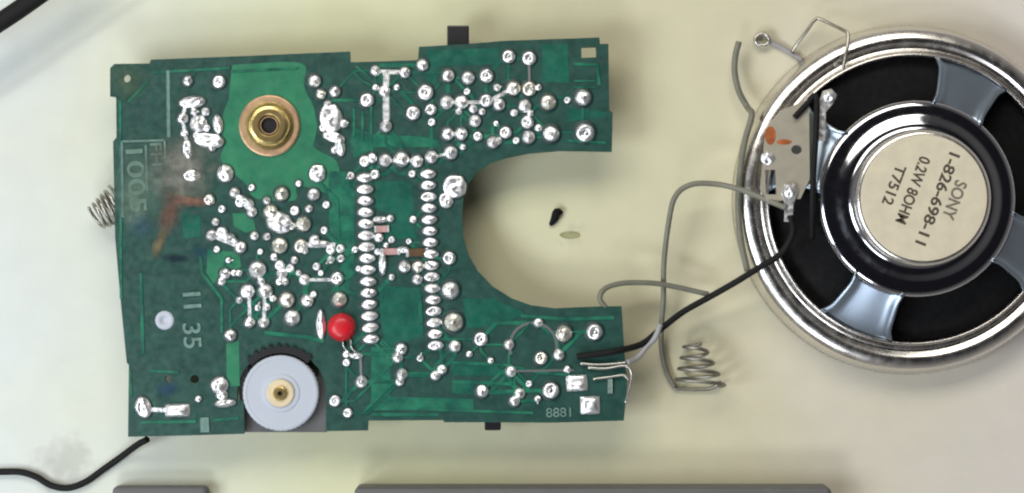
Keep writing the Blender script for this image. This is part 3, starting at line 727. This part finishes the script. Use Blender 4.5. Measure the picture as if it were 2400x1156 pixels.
sblob(1943, 226, tz + 0.05, 0.13, 0.11, 0.12); sblob(1851, 450, tz + 0.05, 0.10, 0.12, 0.12); sblob(1800, 372, tz - 0.02, 0.14, 0.13, 0.08)
# dark gap beside the strip, its shade drawn as a black tube
bm = bmesh.new(); 
tube(bm, [(*spl(x, y, z), z) for x, y, z in ((1862, 276, 1.24), (1888, 248, 1.26), (1912, 226, 1.30), (1913, 300, 1.34), (1907, 400, 1.35), (1904, 480, 1.25), (1903, 560, 0.9))], 0.055, 10)
obj('gap_shade', bm, M['wire_black'], sp, smooth=True)

# ------------------------------------------------------------------ wires and springs
def wire(name, pts, r, m, label, cat='wire', tip=None):
    bm = bmesh.new(); tube(bm, [W(*p) for p in pts], r, 12, 10)
    o = obj(name, bm, m, None, None, smooth=True)
    return tag(o, label, cat)
wire('lead_wire', [(1352, 836, ZB + .10), (1400, 830, ZB + .12), (1450, 822, ZB + .10), (1505, 806, .75), (1548, 772, .6), (1600, 732, .55), (1660, 698, .62), (1720, 664, .85), (1775, 630, .95), (1830, 594, 1.0), (1858, 545, 1.15), (1852, 505, 1.27)],
     0.060, M['wire_black'], 'thin black wire running from the circuit board end to the loudspeaker')
wire('lead_wire', [(1420, 722, ZB - .05), (1406, 700, .85), (1418, 677, .8), (1460, 664, .7), (1530, 664, .6), (1590, 674, .5), (1660, 690, .45)], 0.050, M['wire_grey'],
     'short grey wire arching out from the corner beside the U-shaped cut-out')
wire('lead_wire', [(1843, 488, 1.28), (1800, 470, 1.15), (1740, 446, 0.95), (1680, 432, .8), (1620, 433, .8), (1582, 462, .75), (1566, 530, .6), (1556, 620, .5), (1555, 700, .4), (1550, 770, .25), (1552, 830, .12), (1566, 880, .08), (1582, 908, .08)],
     0.052, M['wire_grey'], 'long grey wire looping from the loudspeaker tab down to the coil spring')
wire('lead_wire', [(1548, 760, .72), (1535, 792, .72), (1516, 812, .72), (1494, 838, .8), (1470, 850, ZB + .06)], 0.052, M['wire_lilac'], 'pale lilac-grey wire bending from the board end across the black wire', )
wire('lead_wire', [(1732, 98, .35), (1724, 130, .3), (1722, 170, .3), (1732, 215, .3), (1752, 252, .3), (1762, 270, .7), (1746, 330, .68), (1735, 400, .64), (1730, 480, .62), (1736, 560, .64), (1752, 636, .66)],
     0.058, M['wire_grey'], 'dark grey wire curving up from the left side of the loudspeaker rim')
wire('antenna_wire', [(345, 1030, .5), (320, 1044, .3), (285, 1070, .12), (240, 1102, .08), (200, 1130, .08), (160, 1144, .08), (120, 1138, .08), (85, 1118, .08), (50, 1107, .08), (10, 1106, .08), (-20, 1108, .08)],
     0.062, M['wire_black'], 'black wire trailing from under the lower left corner of the circuit board')
wire('mains_cord', [(-120, 130, 1.0), (-40, 78, 1.0), (45, 22, 1.0), (130, -38, 1.0), (220, -100, 1.0)], 0.175, M['wire_black'], 'thick black cord crossing the upper left corner', 'cord')
# conical spring lying on the table
bm = bmesh.new(); pts = []
nt_ = 4
for k in range(nt_ * 20 + 1):
    f = k / (nt_ * 20); a_ = 2 * math.pi * k / 20 - 0.6
    w_ = 0.47 - 0.30 * f
    c_ = W(1636 - 12 * f, 902 - 100 * f, 0)
    pts.append((c_.x + w_ * math.cos(a_), c_.y + 0.035 * math.sin(a_), 0.04 + w_ * 0.9 * (1 + math.sin(a_))))
tube(bm, pts, 0.034, 8, raw=True)
tube(bm, [W(1580, 911, .06), W(1620, 913, .06), W(1664, 911, .07), W(1690, 895, .15)], 0.034, 8)
tag(obj('coil_spring', bm, M['spring_dull'], smooth=True), 'cone-shaped steel battery spring lying between the board and the loudspeaker', 'spring')
# bent wire clip leaning on the rim, and the stripped lead near it
bm = bmesh.new(); pts = [W(1856, 122, .12), W(1868, 104, .2), W(1890, 74, .3), W(1909, 48, .35), W(1920, 44, .36), W(1950, 58, .5), W(1982, 74, .7), W(1988, 84, .74), W(1984, 120, .80), W(1976, 160, .74), W(1972, 176, .70)]
tube(bm, pts, 0.032, 8, sub=5); tag(obj('wire_clip', bm, M['spring'], smooth=True), 'thin steel wire bent into a square hook, resting over the top of the loudspeaker rim', 'wire clip')
lw = thing('stripped_lead', 'short pale lead with a dark curled tip lying above the loudspeaker', 'wire', W(1820, 104, 0))
bm = bmesh.new(); tube(bm, [W(*p) - lw.location for p in ((1800, 96, .06), (1825, 108, .06), (1850, 122, .05), (1880, 142, .05))], 0.045, 8); obj('sleeve', bm, M['wire_lilac'], lw, smooth=True)
bm = bmesh.new(); pts = []
for k in range(40):
    a_ = k / 39 * 2 * math.pi * 2.2; q = W(1786, 92, .1) - lw.location
    pts.append((q.x + 0.13 * math.cos(a_), q.y + 0.11 * math.sin(a_) - 0.02 * k / 39, 0.06 + 0.10 * k / 39))
tube(bm, pts, 0.032, 8, raw=True); obj('curled_tip', bm, M['steel'], lw, smooth=True)

# ------------------------------------------------------------------ case edges at the bottom of the view
def case(name, px0, px1, ytop, z1, label):
    bm = bmesh.new(); a, b = W(px0, ytop, z1), W(px1, ytop, z1)
    box(bm, a.x, b.x, a.y - 3.2, a.y, 0, z1); 
    bmesh.ops.bevel(bm, geom=[e for e in bm.edges], offset=0.10, segments=4, affect='EDGES', profile=0.5)
    tag(obj(name, bm, M['case'], smooth=False), label, 'plastic case')
case('plastic_case', 830, 1950, 1143, 0.8, 'long dark grey plastic case, only its top edge showing along the bottom')
case('battery_lid', 262, 486, 1141, 0.4, 'short grey plastic piece at the lower edge, left of the long dark case')
# crumbs in the cut-out
bm = bmesh.new(); 
tube(bm, [W(1290, 528, .03), W(1300, 512, .06), W(1306, 496, .08), W(1318, 500, .05)], lambda f: 0.035 + 0.045 * math.sin(f * math.pi), 8, sub=3)
tag(obj('wire_offcut', bm, M['cone'], smooth=True), 'tiny dark snipped crumb lying inside the U-shaped cut-out', 'offcut')
bm = bmesh.new(); c_ = W(1337, 551, 0)
lathe(bm, [(0.20, 0.0), (0.19, 0.012), (0.0, 0.016)], 14)
for v in bm.verts: v.co.y *= 0.35; v.co.x *= 1 + 0.25 * noise.noise(v.co * 6); 
tag(obj('flake', bm, M['olive'], None, c_), 'olive-grey flat flake beside the dark crumb in the cut-out', 'flake')
